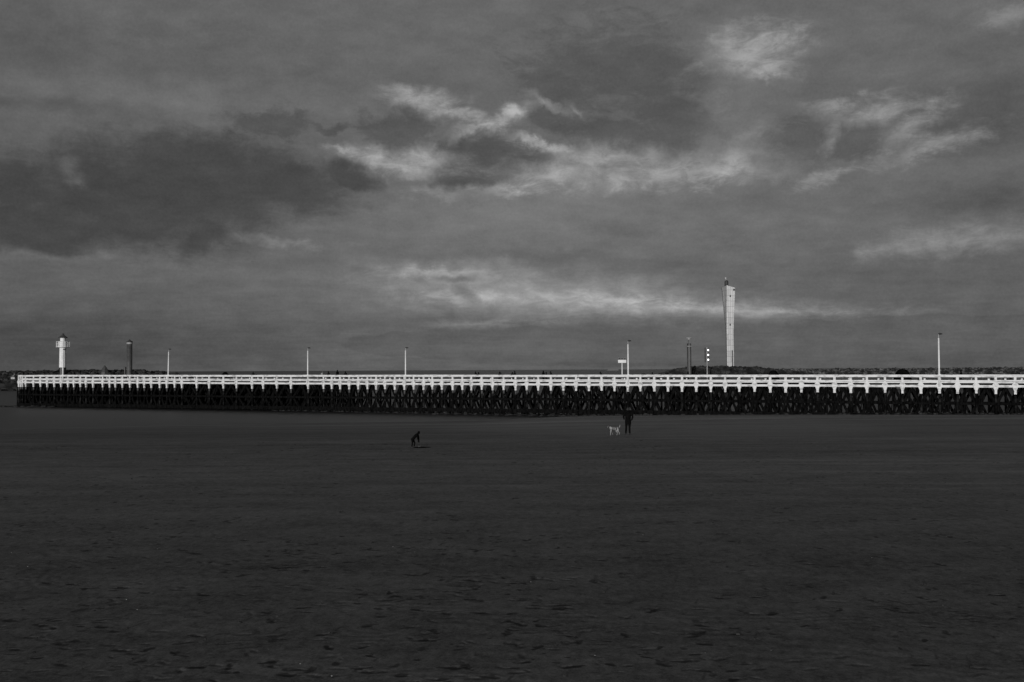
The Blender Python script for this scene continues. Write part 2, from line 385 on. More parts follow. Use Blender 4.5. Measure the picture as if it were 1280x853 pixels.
def sand_material():
    m = bpy.data.materials.new('damp_sand'); m.use_nodes = True; t = m.node_tree; n = N(t); b = t.nodes['Principled BSDF']
    g = n.new('ShaderNodeNewGeometry').outputs['Position']
    big = n.noise(n.v('MULTIPLY', g, (.012, .11, 0)), 1.0, 5, 0.6, 0.6).outputs['Fac']
    streak = n.noise(n.v('MULTIPLY', g, (.03, .55, 0)), 1.0, 4, 0.6).outputs['Fac']
    mid = n.noise(n.v('MULTIPLY', g, (.5, .7, 0)), 1.0, 6, 0.65).outputs['Fac']
    fine = n.noise(g, 14.0, 5, 0.75).outputs['Fac']
    x, yy, z = n.sep(g)
    a = n.m('ADD', n.m('MULTIPLY', n.m('SUBTRACT', big, .5), .09), n.m('MULTIPLY', n.m('SUBTRACT', streak, .5), n.mapr(yy, 18.0, 40.0, 0.03, 0.09)))
    a = n.m('ADD', a, n.m('MULTIPLY', n.m('SUBTRACT', mid, .5), .12)); a = n.m('ADD', a, n.m('MULTIPLY', n.m('SUBTRACT', fine, .5), .17))
    a = n.m('ADD', a, 0.088)
    a = n.m('ADD', a, n.m('MULTIPLY', n.m('SUBTRACT', n.noise(g, 42.0, 3, 0.7).outputs['Fac'], .5), .14))
    a = n.m('ADD', a, n.m('MULTIPLY', n.m('SUBTRACT', n.noise(n.v('MULTIPLY', g, (1.0, .55, 0)), 4.5, 3, 0.7).outputs['Fac'], .5), .11))
    # bands left by the falling tide, and shade painted into footprints, plus dark flecks
    tide = n.noise(n.v('ADD', n.v('MULTIPLY', g, (.010, .32, 0)), (7, 3, 0)), 1.0, 3, 0.5, 0.3).outputs['Fac']
    line = n.mapr(n.m('ABSOLUTE', n.m('SUBTRACT', tide, 0.5)), 0.0, 0.018, 0.035, 0.0)
    a = n.m('ADD', a, n.m('MULTIPLY', line, n.mapr(yy, 34.0, 60.0)))
    a = n.m('ADD', a, n.m('MULTIPLY', n.mapr(yy, 60.0, 100.0), 0.012))
    wob_ = n.m('MULTIPLY', n.m('SUBTRACT', streak, .5), 1.2)
    ex, ey = n.m('DIVIDE', n.m('SUBTRACT', x, 13.0), 20.0), n.m('DIVIDE', n.m('SUBTRACT', yy, 103.0), 44.0)
    rr_ = n.m('ADD', n.m('ADD', n.m('MULTIPLY', ex, ex), n.m('MULTIPLY', ey, ey)), wob_)
    a = n.m('ADD', a, n.mapr(rr_, 1.15, 0.75, 0.0, 0.026))          # drier tongue of sand by the pier
    dkb = n.m('MULTIPLY', n.mapr(n.m('ADD', yy, n.m('MULTIPLY', wob_, 8.0)), 49.0, 53.0), n.mapr(x, 4.0, -8.0))
    a = n.m('SUBTRACT', a, n.m('MULTIPLY', dkb, 0.016))             # smooth wet flat towards the water
    a = n.m('ADD', a, n.mapr(yy, 16.0, 42.0, -0.004, 0.024))
    bend = n.m('ADD', n.m('MULTIPLY', n.m('SUBTRACT', n.noise(n.v('MULTIPLY', g, (.05, 0, 0)), 1.0, 3, .5).outputs['Fac'], .5), 5.0), n.m('MULTIPLY', n.m('SUBTRACT', mid, .5), 0.8))
    for dd_, th, xa, xb, am in ((44.6, .30, 2, 9, .026), (42.9, .28, 6, 14, .030), (39.6, .3, -2, 8, .014), (35.4, .30, -9, -2, .026), (34.0, .25, 4, 12, .018), (52.0, .4, -6, -12, .020), (31.0, .2, -3, 3, .010), (47.5, .35, 12, 20, .016)):
        q_ = n.m('ABSOLUTE', n.m('SUBTRACT', n.m('ADD', yy, bend), dd_))
        a = n.m('ADD', a, n.m('MULTIPLY', n.mapr(q_, 0.0, th * 1.6, am, 0.0), n.mapr(x, float(xa), float(xb))))
    clump = n.mapr(n.noise(g, 0.16, 3, 0.5).outputs['Fac'], 0.42, 0.62)
    fl = n.noise(n.v('MULTIPLY', g, (1.0, 1.25, 0)), 3.4, 5, 0.62, 0.5).outputs['Fac']
    fleck = n.m('MULTIPLY', n.mapr(fl, 0.575, 0.66), n.mapr(clump, 0.0, 1.0, 0.35, 1.0, False))
    at_ = n.new('ShaderNodeAttribute', attribute_name='print_shade')
    dk = n.m('MAXIMUM', n.m('MULTIPLY', fleck, 0.6), at_.outputs['Fac'])
    a = n.m('MULTIPLY', a, n.mapr(dk, 0.0, 1.0, 1.0, 0.26, False))
    a = n.m('MAXIMUM', a, 0.02)
    t.links.new(n.comb(a, a, a), b.inputs['Base Color'])
    wet = n.m('MULTIPLY', n.mapr(yy, 62.0, 125.0), n.mapr(big, .42, .6))
    t.links.new(n.mapr(wet, 0.0, 1.0, 0.9, 0.5, False), b.inputs['Roughness'])
    b.inputs['Specular IOR Level'].default_value = 0.15
    bp = n.new('ShaderNodeBump'); bp.inputs['Strength'].default_value = 0.5; bp.inputs['Distance'].default_value = 0.004
    t.links.new(fine, bp.inputs['Height']); t.links.new(bp.outputs[0], b.inputs['Normal'])
    return m
M_sand = sand_material()
sm_ = sand_mesh(); sm_.materials.append(M_sand)
sand = bpy.data.objects.new('beach_sand', sm_); col.objects.link(sand)
tag(sand, 'wide dark damp beach sand with footprints and ripples', 'sand', kind='structure')

def water_material():
    m = bpy.data.materials.new('sea_water'); m.use_nodes = True; t = m.node_tree; n = N(t); b = t.nodes['Principled BSDF']
    b.inputs['Base Color'].default_value = (.012, .012, .012, 1); b.inputs['Roughness'].default_value = 0.12; b.inputs['IOR'].default_value = 1.33
    g = n.new('ShaderNodeNewGeometry').outputs['Position']; x, yy, z = n.sep(g)
    n1 = n.noise(n.v('MULTIPLY', g, (.35, 1.1, 0)), 1.0, 5, .6).outputs['Fac']
    n2 = n.noise(n.v('MULTIPLY', g, (.02, .05, 0)), 1.0, 4, .6).outputs['Fac']
    h = n.m('ADD', n1, n.m('MULTIPLY', n2, 2.0))
    bp = n.new('ShaderNodeBump'); bp.inputs['Distance'].default_value = 0.25
    n.put(bp.inputs['Strength'], n.mapr(yy, 190.0, 520.0, 0.22, 0.75))
    t.links.new(h, bp.inputs['Height']); t.links.new(bp.outputs[0], b.inputs['Normal'])
    t.links.new(n.mapr(yy, 200.0, 900.0, 0.40, 0.36), b.inputs['Roughness'])
    return m
M_sea = water_material()
mb = MB(); ys = [-300, 100, 200, 300, 500, 900, 2000, 6000, 16000, 45000]
for a, b_ in zip(ys[:-1], ys[1:]):
    mb.add([(-40000, a, 0), (40000, a, 0), (40000, b_, 0), (-40000, b_, 0)], [(0, 1, 2, 3)])
sea = tag(mb.build('sea_water', M_sea), 'grey sea and channel water reaching the horizon', 'sea', kind='structure')

# ------------------------------------------------------------------ pier
def at(x, y, D): return Vector(((x - 640) / F * D, D, EYE - (y - hor(x)) * D / F))
PO = Vector((64.0, 124.4, 0)); PE = Vector((-101.2, 204.0, 0)); PL = (PE - PO).length
pd_ = (PE - PO).normalized(); pn_ = Vector((-pd_.y, pd_.x, 0))
if pn_.y < 0: pn_ = -pn_
def t_of(x, wv=0.0):
    r = (x - 640) / F; o = PO + pn_ * wv
    return (o.x - o.y * r) / (-pd_.x + pd_.y * r)
def rail(t): return 6.09 + 0.29 * t / PL
def PP(t, wv, dz): q = PO + pd_ * t + pn_ * wv; return Vector((q.x, q.y, rail(t) + dz))
def PZ(t, wv, z): q = PO + pd_ * t + pn_ * wv; return Vector((q.x, q.y, z))
posts_px = [24.2, 26.3, 28.6, 32.7, 42.5, 51.2, 59.6, 68.4, 76.8, 85.6, 92.8, 101, 108.1, 116.9, 128.9, 137.5, 144.7, 153.5, 162.9, 172.6, 180.8, 189.6,
    200.2, 209, 218.9, 227.8, 246.4, 261.9, 279.6, 295.9, 315.5, 329.3, 346.4, 364.1, 385.3, 404.7, 415.0, 425.4, 436.8, 448.1, 459.5,
    470.5, 481.5, 493.8, 505.7, 517.2, 529.8, 540.6, 552.6, 565.9, 578.1, 589.4, 602.4, 615.8, 629.6, 644.5, 658.6, 672.9, 688.7, 704.2,
    720, 736.1, 751.9, 768.1, 784.6, 800.4, 817.7, 834.9, 852.4, 870.1, 888.3, 906.2, 923.9, 943, 962.4, 981.7, 1001.4, 1021.4, 1042.7,
    1062.8, 1083.1, 1105.7, 1127.5, 1150.3, 1173.5, 1196.2, 1219.4, 1243.9, 1268.2]
ts = sorted(t_of(x) for x in posts_px)
ext = []
tt = ts[0]
for i in range(9): tt -= 2.2; ext.append(tt)
ts_all = sorted(ext + ts)
T0, T1 = ts_all[0] - 0.5, ts_all[-1] + 0.15
W = 3.0
pier = empty('pier', PZ(PL / 2, W / 2, 0)); pier.rotation_euler = (0, 0, 0)
tag(pier, 'long white railed timber pier on dark tarred piles reaching across the beach into the sea', 'pier')
Oi = -Vector(pier.location)
def pbuild(mb_, name, m, parent=pier, sm=False):
    mb_.v = [(v[0] + Oi.x, v[1] + Oi.y, v[2] + Oi.z) for v in mb_.v]
    return mb_.build(name, m, parent, sm)
rnd = random.Random(11)
def long_board(name, wv, dz, ht, th, m, jig=0.022):
    b = MB(); cuts = [T0] + [t for i, t in enumerate(ts_all) if i % 3 == 1] + [T1]
    for a, c in zip(cuts[:-1], cuts[1:]):
        if c - a < .2: continue
        j1, j2 = rnd.uniform(-jig, jig), rnd.uniform(-jig, jig); ww = wv + rnd.uniform(-.006, .006)
        b.beam(PP(a + .006, ww, dz + j1), PP(c - .006, ww, dz + j2), th, ht)
    return pbuild(b, name, m)
long_board('top_rail', -0.24, -0.16, 0.32, 0.12, M_white)
long_board('middle_rail', -0.10, -0.79, 0.19, 0.07, M_white)
long_board('lower_rail', -0.085, -0.995, 0.17, 0.05, M_white)
long_board('deck_beam', -0.06, -1.47, 0.30, 0.12, M_white)
long_board('top_rail', W + 0.24, -0.14, 0.26, 0.12, M_white)
long_board('middle_rail', W + 0.20, -0.56, 0.10, 0.06, M_dkgrey)
long_board('middle_rail', W + 0.20, -0.86, 0.24, 0.06, M_white)
long_board('kick_board', W + 0.19, -1.10, 0.22, 0.08, M_tar)
long_board('deck_beam', W + 0.2, -1.5, 0.3, 0.12, M_tar)
long_board('fascia', -0.02, -1.205, 0.19, 0.06, M_tar)
b = MB()                                                        # deck planks, laid crosswise
t = T0
while t < T1:
    b.beam(PP(t + .07, 0.03, -1.165), PP(t + .07, W + 0.12, -1.165), 0.13, 0.09); t += 0.145
pbuild(b, 'deck', M_deck)
b = MB()
for wv in (0.25, 1.5, 2.75): b.beam(PP(T0, wv, -1.37), PP(T1, wv, -1.37), 0.2, 0.3)
pbuild(b, 'joist', M_tar)
for i, t in enumerate(ts_all):
    j = rnd.uniform(-.02, .02); hw = .15 + rnd.uniform(-.015, .015)
    p = MB(); p.beam(PP(t + j, 0, -2.42 + rnd.uniform(-.06, .06)), PP(t, 0, -0.06 + rnd.uniform(-.04, .02)), hw * 2, 0.28, up=pn_)
    for sgn in (-1, 1):                                          # knee brackets against the deck beam
        a = PP(t + sgn * .15, -0.02, -0.95); c = PP(t + sgn * .40, -0.02, -1.32); d = PP(t + sgn * .15, -0.02, -2.0)
        off = pn_ * 0.17; vsx = [a - off, c - off, d - off, a + off, c + off, d + off]
        p.add(vsx, [(0, 1, 2), (5, 4, 3), (0, 3, 4, 1), (1, 4, 5, 2), (2, 5, 3, 0)])
    pbuild(p, 'post', M_white)
    q = MB(); q.tube([PZ(t + j, 0, -1.5), PZ(t + j, 0, rail(t) - 2.44)], [0.17, 0.15], 10, axis=(1, 0, 0)); pl_ = pbuild(q, 'pile', M_pile, sm=True)
    if t > 62:
        q = MB(); q.tube([PZ(t + j, 0, rail(t) - 2.47 - rnd.uniform(.4, .7)), PZ(t + j, 0, rail(t) - 2.43)], [0.165, 0.16], 10, axis=(1, 0, 0)); pbuild(q, 'pile_head', M_grey, parent=pl_, sm=True)
    lft = (ts_all[i - 1] if i else t - 2.2); rgt = ts_all[i + 1] if i + 1 < len(ts_all) else t + 1
    ha, hb = (t - lft) / 2 + .05, (rgt - t) / 2 + .05
    x_ = MB()
    x_.beam(PZ(t - ha, 0.24, 4.45), PZ(t + hb, 0.24, 0.1), 0.10, 0.38, side=pn_)
    x_.beam(PZ(t + hb, 0.36, 4.45), PZ(t - ha, 0.36, 0.1), 0.10, 0.38, side=pn_)
    pbuild(x_, 'cross_brace', M_tar)
b = MB()
b.beam(PZ(T0, -0.25, 2.42), PZ(T1, -0.25, 2.42), 0.14, 0.34); pbuild(b, 'waling', M_tar)
b = MB()
b.beam(PZ(T0, -0.27, 0.85), PZ(T1, -0.27, 0.35), 0.16, 0.62); pbuild(b, 'waling', M_tar)
# rear row: posts, piles, bracing
rear = MB(); rp = MB(); ib = MB()
tt = T0 + .5; k = 0
while tt < T1:
    rear.beam(PP(tt, W, -1.6), PP(tt, W, -0.05), 0.24, 0.24, up=pn_)
    rp.tube([PZ(tt, W, -3), PZ(tt, W, 4.7)], [0.16, 0.15], 8)
    rp.tube([PZ(tt + .9, W * .5, -3), PZ(tt + .9, W * .5, 4.7)], [0.15, 0.15], 8)
    ib.beam(PZ(tt, W + .2, 4.5), PZ(tt + 1.9, W + .2, 0.2), .1, .34, side=pn_)
    ib.beam(PZ(tt + 1.9, W + .3, 4.5), PZ(tt, W + .3, 0.2), .1, .34, side=pn_)
    if tt > 100 or tt < 45:
        ib.beam(PZ(tt + .5, W * .5, 4.5), PZ(tt + 2.4, W * .5, 0.0), .1, .32, side=pn_)
        ib.beam(PZ(tt + 2.4, W * .5 + .1, 4.5), PZ(tt + .5, W * .5 + .1, 0.0), .1, .32, side=pn_)
    if k % 2 == 0:
        ib.beam(PZ(tt, .1, 4.3), PZ(tt, W - .1, 1.0), .1, .24, side=pd_)
        ib.beam(PZ(tt + .12, W - .1, 4.3), PZ(tt + .12, .1, 1.0), .1, .24, side=pd_)
    tt += 1.9 + rnd.uniform(-.05, .05); k += 1
ib.beam(PZ(T0, W + .4, 2.42), PZ(T1, W + .4, 2.42), .14, .3)
tag(pbuild(rear, 'rear_railing_post', M_white), kind='stuff')
tag(pbuild(rp, 'rear_pile', M_tar), kind='stuff')
tag(pbuild(ib, 'inner_bracing', M_tar), kind='stuff')
b = MB(); tt = 103.0
while tt < PL - .3:
    b.beam(PZ(tt, W + .5, -1.5), PZ(tt, W + .5, 4.5), .24, .08, side=pd_); tt += .25 if tt > 112 else .36
tag(pbuild(b, 'rear_boarding', M_tar), kind='stuff')
# fender boards closing off the seaward head
b = MB()
for i in range(7):
    b.beam(PP(PL + .15 + rnd.uniform(0, .1), .25 + i * .42, -2.4), PP(PL + .15, .25 + i * .42, -.1), .10, .3, side=pd_)
pbuild(b, 'end_boarding', M_white)
b = MB()
for i in range(7): b.tube([PZ(PL + .22, .1 + i * .46, -1.5), PZ(PL + .22, .1 + i * .46, 3.9)], .17, 8)
tag(pbuild(b, 'fender_pile', M_pile), kind='stuff')

# stones along the foot of the pier
rr = random.Random(5); b = MB()
for i in range(2600):
    t = rr.uniform(T0, 118); wv = rr.uniform(-0.6, W + 1.5)
    q = PZ(t, wv, 0); g = float(beach_z(np.array([q.x]), np.array([q.y]))[0])
    rnd_a[0] = rr.uniform(.8, 1.6); b.rock((q.x, q.y, max(g, -.1) + rr.uniform(-.05, .12)), rr.uniform(.1, .34), rr, .55)
tag(b.build('foot_stones', M_weed), 'dark weed covered stones along the foot of the pier', 'stones', kind='stuff')

# ------------------------------------------------------------------ white masts on the pier
def mast(first=None):
    root = empty('lamp_post')
    b = MB(); b.tube([(0, 0, -1.5), (0, 0, 1.0), (0, 0, 4.55)], [.125, .115, .095], 12); b.build('pole', M_pole, root, True)
    s_ = MB(); s_.tube([(0, 0, 4.5), (0, 0, 4.98), (.12, -.02, 5.05)], [.018, .016, .015], 6); s_.build('stem', M_pole, root)
    h = MB(); h.tube([(-.02, 0, 5.08), (.10, -.01, 5.08), (.30, -.02, 5.07), (.52, -.03, 5.05)], [(.06, .05), (.13, .13), (.10, .10), (.02, .02)], 8)
    h.build('lamp_head', M_black, root, True)
    br = MB(); br.box((0, 0.02, .0), (.34, .3, .12)); br.build('bracket', M_pole, root)
    return root
mproto = mast()
masts = [(1173.5, 'tall white lamp post on the pier at far right, above the stony breakwater'),
         (785.3, 'white lamp post on the pier beside the small white signal board'),
         (507.3, 'white lamp post on the pier almost straight above the stooping child'),
         (385.2, 'white lamp post on the pier left of the strollers, with open sea behind'),
         (210.9, 'white lamp post on the pier standing right of the dark round channel pile'),
         (79.4, 'white lamp post on the pier directly in front of the white lighthouse')]
tilt = {210.9: .015}
for i, (x, lab) in enumerate(masts):
    o = mproto if i == 0 else copy_tree(mproto)
    t = t_of(x); q = PP(t, -0.12, 0.0); o.location = q
    hz = {1173.5: 1.04, 785.3: .99, 507.3: .88, 385.2: .92, 210.9: .95, 79.4: 1.0}[x]
    o.scale = (1, 1, hz); o.rotation_euler = (0, tilt.get(x, 0), 0)
    tag(o, lab, 'lamp post', 'white lamp posts along the pier')

# small signal board behind the rear rail
sb = empty('signal_board', PP(t_of(777.4, W), W, 0))
b = MB(); b.tube([(0, 0, -1.4), (0, 0, 1.75)], [.09, .08], 10); b.build('pole', M_pole, sb, True)
b = MB(); b.box((0, -.10, 2.02), (1.22, .08, .46)); b.build('board', M_pole, sb)
for i in (-1, 0, 1):
    h = MB(); h.tube([(i * .4, -.08, 2.27), (i * .4, -.08, 2.36), (i * .4, -.08, 2.46)], [.17, .17, .09], 10); h.build('lamp_hood', M_black, sb, True)
b = MB(); b.tube([(-.55, -.08, 2.25), (-.55, -.08, 2.62)], .02, 6); b.tube([(-.6, -.08, 2.52), (.6, -.08, 2.52)], .015, 6); b.build('top_rod', M_lt, sb)
tag(sb, 'small white board with three dark lamp hoods on a short white pole', 'signal')

# ------------------------------------------------------------------ breakwaters
def mound(name, pts, mats, label, n, rmin, rmax, seed):
    """pts: (X, D, crest z, half width at water)"""
    rr = random.Random(seed); b = MB(); L = len(pts)
    sect = [(-1, -1.2), (-.62, .45), (-.2, .97), (.2, 1), (.62, .5), (1, -1.2)]
    for X, D, z, hw in pts:
        for s_, h in sect: b.v.append((X, D + s_ * hw, (z - .5) * h if h > 0 else h))
    for i in range(L - 1):
        for j in range(5):
            a = i * 6 + j; b.f.append((a, a + 6, a + 7, a + 1))
    xs = [p[0] for p in pts]
    for i in range(n):
        X = rr.uniform(xs[0], xs[-1]); D = np.interp(X, xs, [p[1] for p in pts]); z = np.interp(X, xs, [p[2] for p in pts]); hw = np.interp(X, xs, [p[3] for p in pts])
        s_ = rr.uniform(-1, .3); h = np.interp(s_, [q[0] for q in sect], [q[1] for q in sect])
        rnd_a[0] = rr.uniform(.8, 1.4)
        b.rock((X, D + s_ * hw, max((z - .5) * h, -.3) + rr.uniform(-.2, .3)), rr.uniform(rmin, rmax), rr, rr.uniform(.6, .9))
    o = b.build(name, mats); return tag(o, label, 'breakwater', kind='stuff')
mound('breakwater_rocks', [(-330, 372, 6.6, 20), (-195, 392, 7.1, 18), (-172, 398, 7.5, 17), (-150, 404, 7.4, 16), (-140, 405, 6.6, 14), (-130, 406, 4.0, 10), (-125, 407, -1, 5)],
      M_rock, 'dark rocky breakwater behind the seaward end of the pier', 2600, .5, 1.25, 21)
mound('breakwater_rocks', [(40.5, 292, -1, 4), (42.5, 292, 5.2, 9), (47, 292, 6.9, 13), (52, 292, 7.6, 14), (62, 293, 7.7, 14), (72, 295, 7.4, 14), (80, 297, 6.6, 13), (90, 300, 5.6, 11), (94, 300, -1, 4)],
      M_rock, 'nearer rounded dark rock mound in front of the radar tower', 1700, .4, .8, 22)
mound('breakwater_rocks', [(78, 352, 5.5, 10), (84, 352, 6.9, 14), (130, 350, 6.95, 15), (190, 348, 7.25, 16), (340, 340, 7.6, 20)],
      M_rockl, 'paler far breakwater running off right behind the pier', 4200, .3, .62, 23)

def ground_z(): return 0
# pointed cone marker, short post, small pale hut on the left breakwater
KD = 396.0
def px(n, D): return n * D / F
q = at(131, 468, KD)
c = empty('cone_marker', q)
b = MB(); b.tube([(0, 0, -1.0), (0, 0, .9), (0, 0, 2.6), (0, 0, 3.5)], [1.8, 1.6, .75, .1], 8); b.build('cone', M_darkroof, c)
b = MB(); b.tube([(0, 0, 3.4), (0, 0, 3.9)], .07, 6); b.build('finial', M_black, c)
tag(c, 'dark pointed cone shaped marker on the left breakwater', 'marker')
b = MB(); b.tube([(0, 0, -1.5), (0, 0, 2.2), (0, 0, 2.25), (0, 0, 2.9), (0, 0, 3.0)], [.35, .35, .5, .5, .3], 8)
o = b.build('marker_post', M_black); o.location = at(156.3, 468.3, KD); tag(o, 'short black post on the rocks just left of the dark round channel pile', 'post')
h = empty('hut', at(17, 474.2, 372))
b = MB(); b.box((0, 0, .4), (1.4, 1.2, .75)); b.build('wall', M_lt, h)
b = MB(); b.beam((-.9, 0, .85), (.9, 0, .85), 1.5, .12); b.tube([(0, 0, .8), (0, 0, 1.6), (.05, 0, 1.95)], [.6, .45, .15], 6); b.build('roof', M_black, h)
b = MB(); b.beam((.3, -.5, 1.1), (.65, -.5, 2.0), .12, .1); b.build('vent_pipe', M_lt, h)
tag(h, 'tiny pale hut with dark top on the rocks left of the pier head', 'hut')

# ------------------------------------------------------------------ lighthouse
LD = 392.0
lh = empty('lighthouse', at(78.4, 475, LD)); lz = lh.location.z; lk = LD / F
def lhz(y): return (475 - y) * lk
b = MB(); b.tube([(0, 0, -2), (0, 0, lhz(459.5))], [1.28, 1.28], 8); b.build('base', M_black, lh)
b = MB(); b.tube([(0, 0, lhz(459.5)), (0, 0, lhz(435.5))], [1.32, 1.22], 12); b.build('tower', M_pole, lh)
b = MB(); b.tube([(0, 0, lhz(435.5)), (0, 0, lhz(434.6)), (0, 0, lhz(434.2)), (0, 0, lhz(433.6))], [1.15, 1.5, 2.55, 2.55], 16); b.build('gallery_floor', M_pole, lh)
b = MB(); b.tube([(0, 0, lhz(433.5)), (0, 0, lhz(427.6)), (0, 0, lhz(427.0))], [1.62, 1.62, 1.2], 8); b.build('watch_room', M_pole, lh)
b = MB(); b.tube([(0, 0, lhz(427.5)), (0, 0, lhz(422.5))], [1.02, 1.02], 12); b.build('lantern_room', M_pole, lh)
b = MB()
for i in range(16):
    a = 2 * math.pi * i / 16; b.tube([(2.4 * math.cos(a), 2.4 * math.sin(a), lhz(433.6)), (2.4 * math.cos(a), 2.4 * math.sin(a), lhz(427.2))], .05, 5)
    a2 = a + 2 * math.pi / 16
    for zz, r_ in ((lhz(427.2), .09), (lhz(430), .05), (lhz(431.8), .05)):
        b.beam((2.4 * math.cos(a), 2.4 * math.sin(a), zz), (2.4 * math.cos(a2), 2.4 * math.sin(a2), zz), r_ * 1.1, r_ * 1.1)
b.build('railing', M_pole, lh)
b = MB(); b.tube([(0, 0, lhz(422.7)), (0, 0, lhz(422)), (0, 0, lhz(419.8)), (0, 0, lhz(418.3)), (0, 0, lhz(418)), (0, 0, lhz(417))], [1.75, 1.7, .75, .35, .45, .3], 12)
rf = b.build('roof', M_darkroof, lh)
b = MB(); b.tube([(0, 0, lhz(417.2)), (0, 0, lhz(408.5))], [.07, .03], 6); b.build('lightning_rod', M_black, rf)
for zz in (lhz(447),):
    b = MB(); b.box((.15, -1.17, zz), (.35, .12, .8)); b.build('window', M_glass, lh)
tag(lh, 'white lighthouse with black base, gallery and dark roof at far left', 'lighthouse')

# dark round channel pile
CD = 300.0
cp = empty('channel_pile', at(161.8, 482, CD)); ck = CD / F
def cz(y): return (482 - y) * ck
b = MB(); b.tube([(0, 0, -4), (0, 0, cz(430.5))], [.80, .80], 20); b.build('pile', M_grey, cp, True)
b = MB(); b.tube([(0, 0, cz(430.4)), (0, 0, cz(428.2))], [.84, .84], 16); b.build('collar', M_lt, cp)
for i in range(6):
    a = 2 * math.pi * (i + .2) / 6; b = MB(); b.beam((.87 * math.cos(a), .87 * math.sin(a), cz(430.6)), (.87 * math.cos(a), .87 * math.sin(a), cz(427)), .16, .16); b.build('strut', M_dkgrey, cp)
b = MB(); b.tube([(0, 0, cz(428)), (0, 0, cz(427.2)), (0, 0, cz(425.8)), (0, 0, cz(424.2))], [.9, .95, .35, .06], 12); b.build('cap', M_darkroof, cp)
b = MB(); b.beam((-.84, -.1, -1), (-.84, -.1, cz(432)), .14, .2); b.build('ladder', M_dkgrey, cp)
tag(cp, 'single thick dark round pile with pale collar and pointed cap, right of the lighthouse', 'channel pile')

# twin pile with a flat dish on top
TD = 280.0
tp = empty('twin_pile_beacon', at(861.3, 485, TD)); tk = TD / F
def tz(y): return (485 - y) * tk
for sx, m in ((-.42, M_dkgrey), (.44, M_dkgrey)):
    b = MB(); b.tube([(sx, 0, -4), (sx, 0, tz(429.5))], [.17, .16], 12); b.build('pile', m, tp, True)
b = MB(); b.beam((0.02, .12, -3), (0.02, .12, tz(431)), .42, .1, up=(0, 1, 0)); b.build('back_plate', M_hull, tp)
b = MB()
b.box((0, 0, tz(433)), (1.15, .6, .18)); b.build('platform', M_lt, tp)
b = MB(); b.tube([(-.1, 0, tz(433)), (-.1, 0, tz(424))], .05, 6)
b.beam((-.45, -.1, tz(430)), (.45, -.1, tz(430)), .06, .08); b.build('mast', M_black, tp)
b = MB(); b.tube([(-.02, 0, tz(424.6)), (-.02, 0, tz(423.6)), (-.02, 0, tz(422.9)), (-.02, 0, tz(422.6))], [.12, .32, .85, .8], 14); b.build('dish', M_pole, tp)
tag(tp, 'beacon of two slender dark piles with a flat white dish on top', 'beacon')

# signal mast with three lamps
M_lamp = bpy.data.materials.new('signal_lamp_glow'); M_lamp.use_nodes = True
_b = M_lamp.node_tree.nodes['Principled BSDF']; _b.inputs['Base Color'].default_value = (.8, .8, .8, 1)
_b.inputs['Emission Color'].default_value = (1, 1, 1, 1); _b.inputs['Emission Strength'].default_value = 1.6
sg = empty('signal_mast', at(884, 485, TD))
b = MB(); b.tube([(-.06, 0, -4), (-.06, 0, tz(434.2))], .17, 12); b.build('pole', M_lt, sg, True)
b = MB(); b.beam((-.58, .05, tz(453)), (-.58, .05, tz(434.8)), .28, .12, up=(0, 1, 0)); b.beam((-.6, .05, tz(440)), (0, .05, tz(440)), .08, .08); b.beam((-.6, .05, tz(450)), (0, .05, tz(450)), .08, .08); b.build('back_board', M_black, sg)
b = MB(); b.beam((.38, .05, tz(452.5)), (.38, .05, tz(434.8)), .34, .14, up=(0, 1, 0)); lb = b.build('lamp_board', M_dkgrey, sg)
for yy in (437.9, 443.9, 449.9):
    b = MB(); b.ell((.24, -.08, tz(yy)), (.25, .14, .25), 12, 8); b.build('lamp', M_lamp, sg, True)
tag(sg, 'harbour signal mast with three bright round lamps one above another', 'signal mast')

# ------------------------------------------------------------------ radar tower
RD = 420.0; rk = RD / F
rt = empty('radar_tower', at(911.5, 485, RD))
def rz(y): return (485 - y) * rk
def panel_mat():
    m = bpy.data.materials.new('pale_facade_panels'); m.use_nodes = True; t = m.node_tree; n = N(t); b = t.nodes['Principled BSDF']
    tc = n.new('ShaderNodeTexCoord').outputs['Object']; x, y, z = n.sep(tc)
    br = n.new('ShaderNodeTexBrick'); br.offset = 0.0; br.squash = 1.0
    t.links.new(n.comb(n.m('ADD', n.m('ADD', x, n.m('MULTIPLY', y, .35)), 40.35), n.m('ADD', z, .9), 0.0), br.inputs['Vector'])
    br.inputs['Color1'].default_value = (.60, .60, .60, 1); br.inputs['Color2'].default_value = (.46, .46, .46, 1); br.inputs['Mortar'].default_value = (.2, .2, .2, 1)
    br.inputs['Scale'].default_value = 1; br.inputs['Brick Width'].default_value = 1.15; br.inputs['Row Height'].default_value = 2.35; br.inputs['Mortar Size'].default_value = .05
    t.links.new(br.outputs['Color'], b.inputs['Base Color']); b.inputs['Roughness'].default_value = .6
    return m
M_panel = panel_mat()
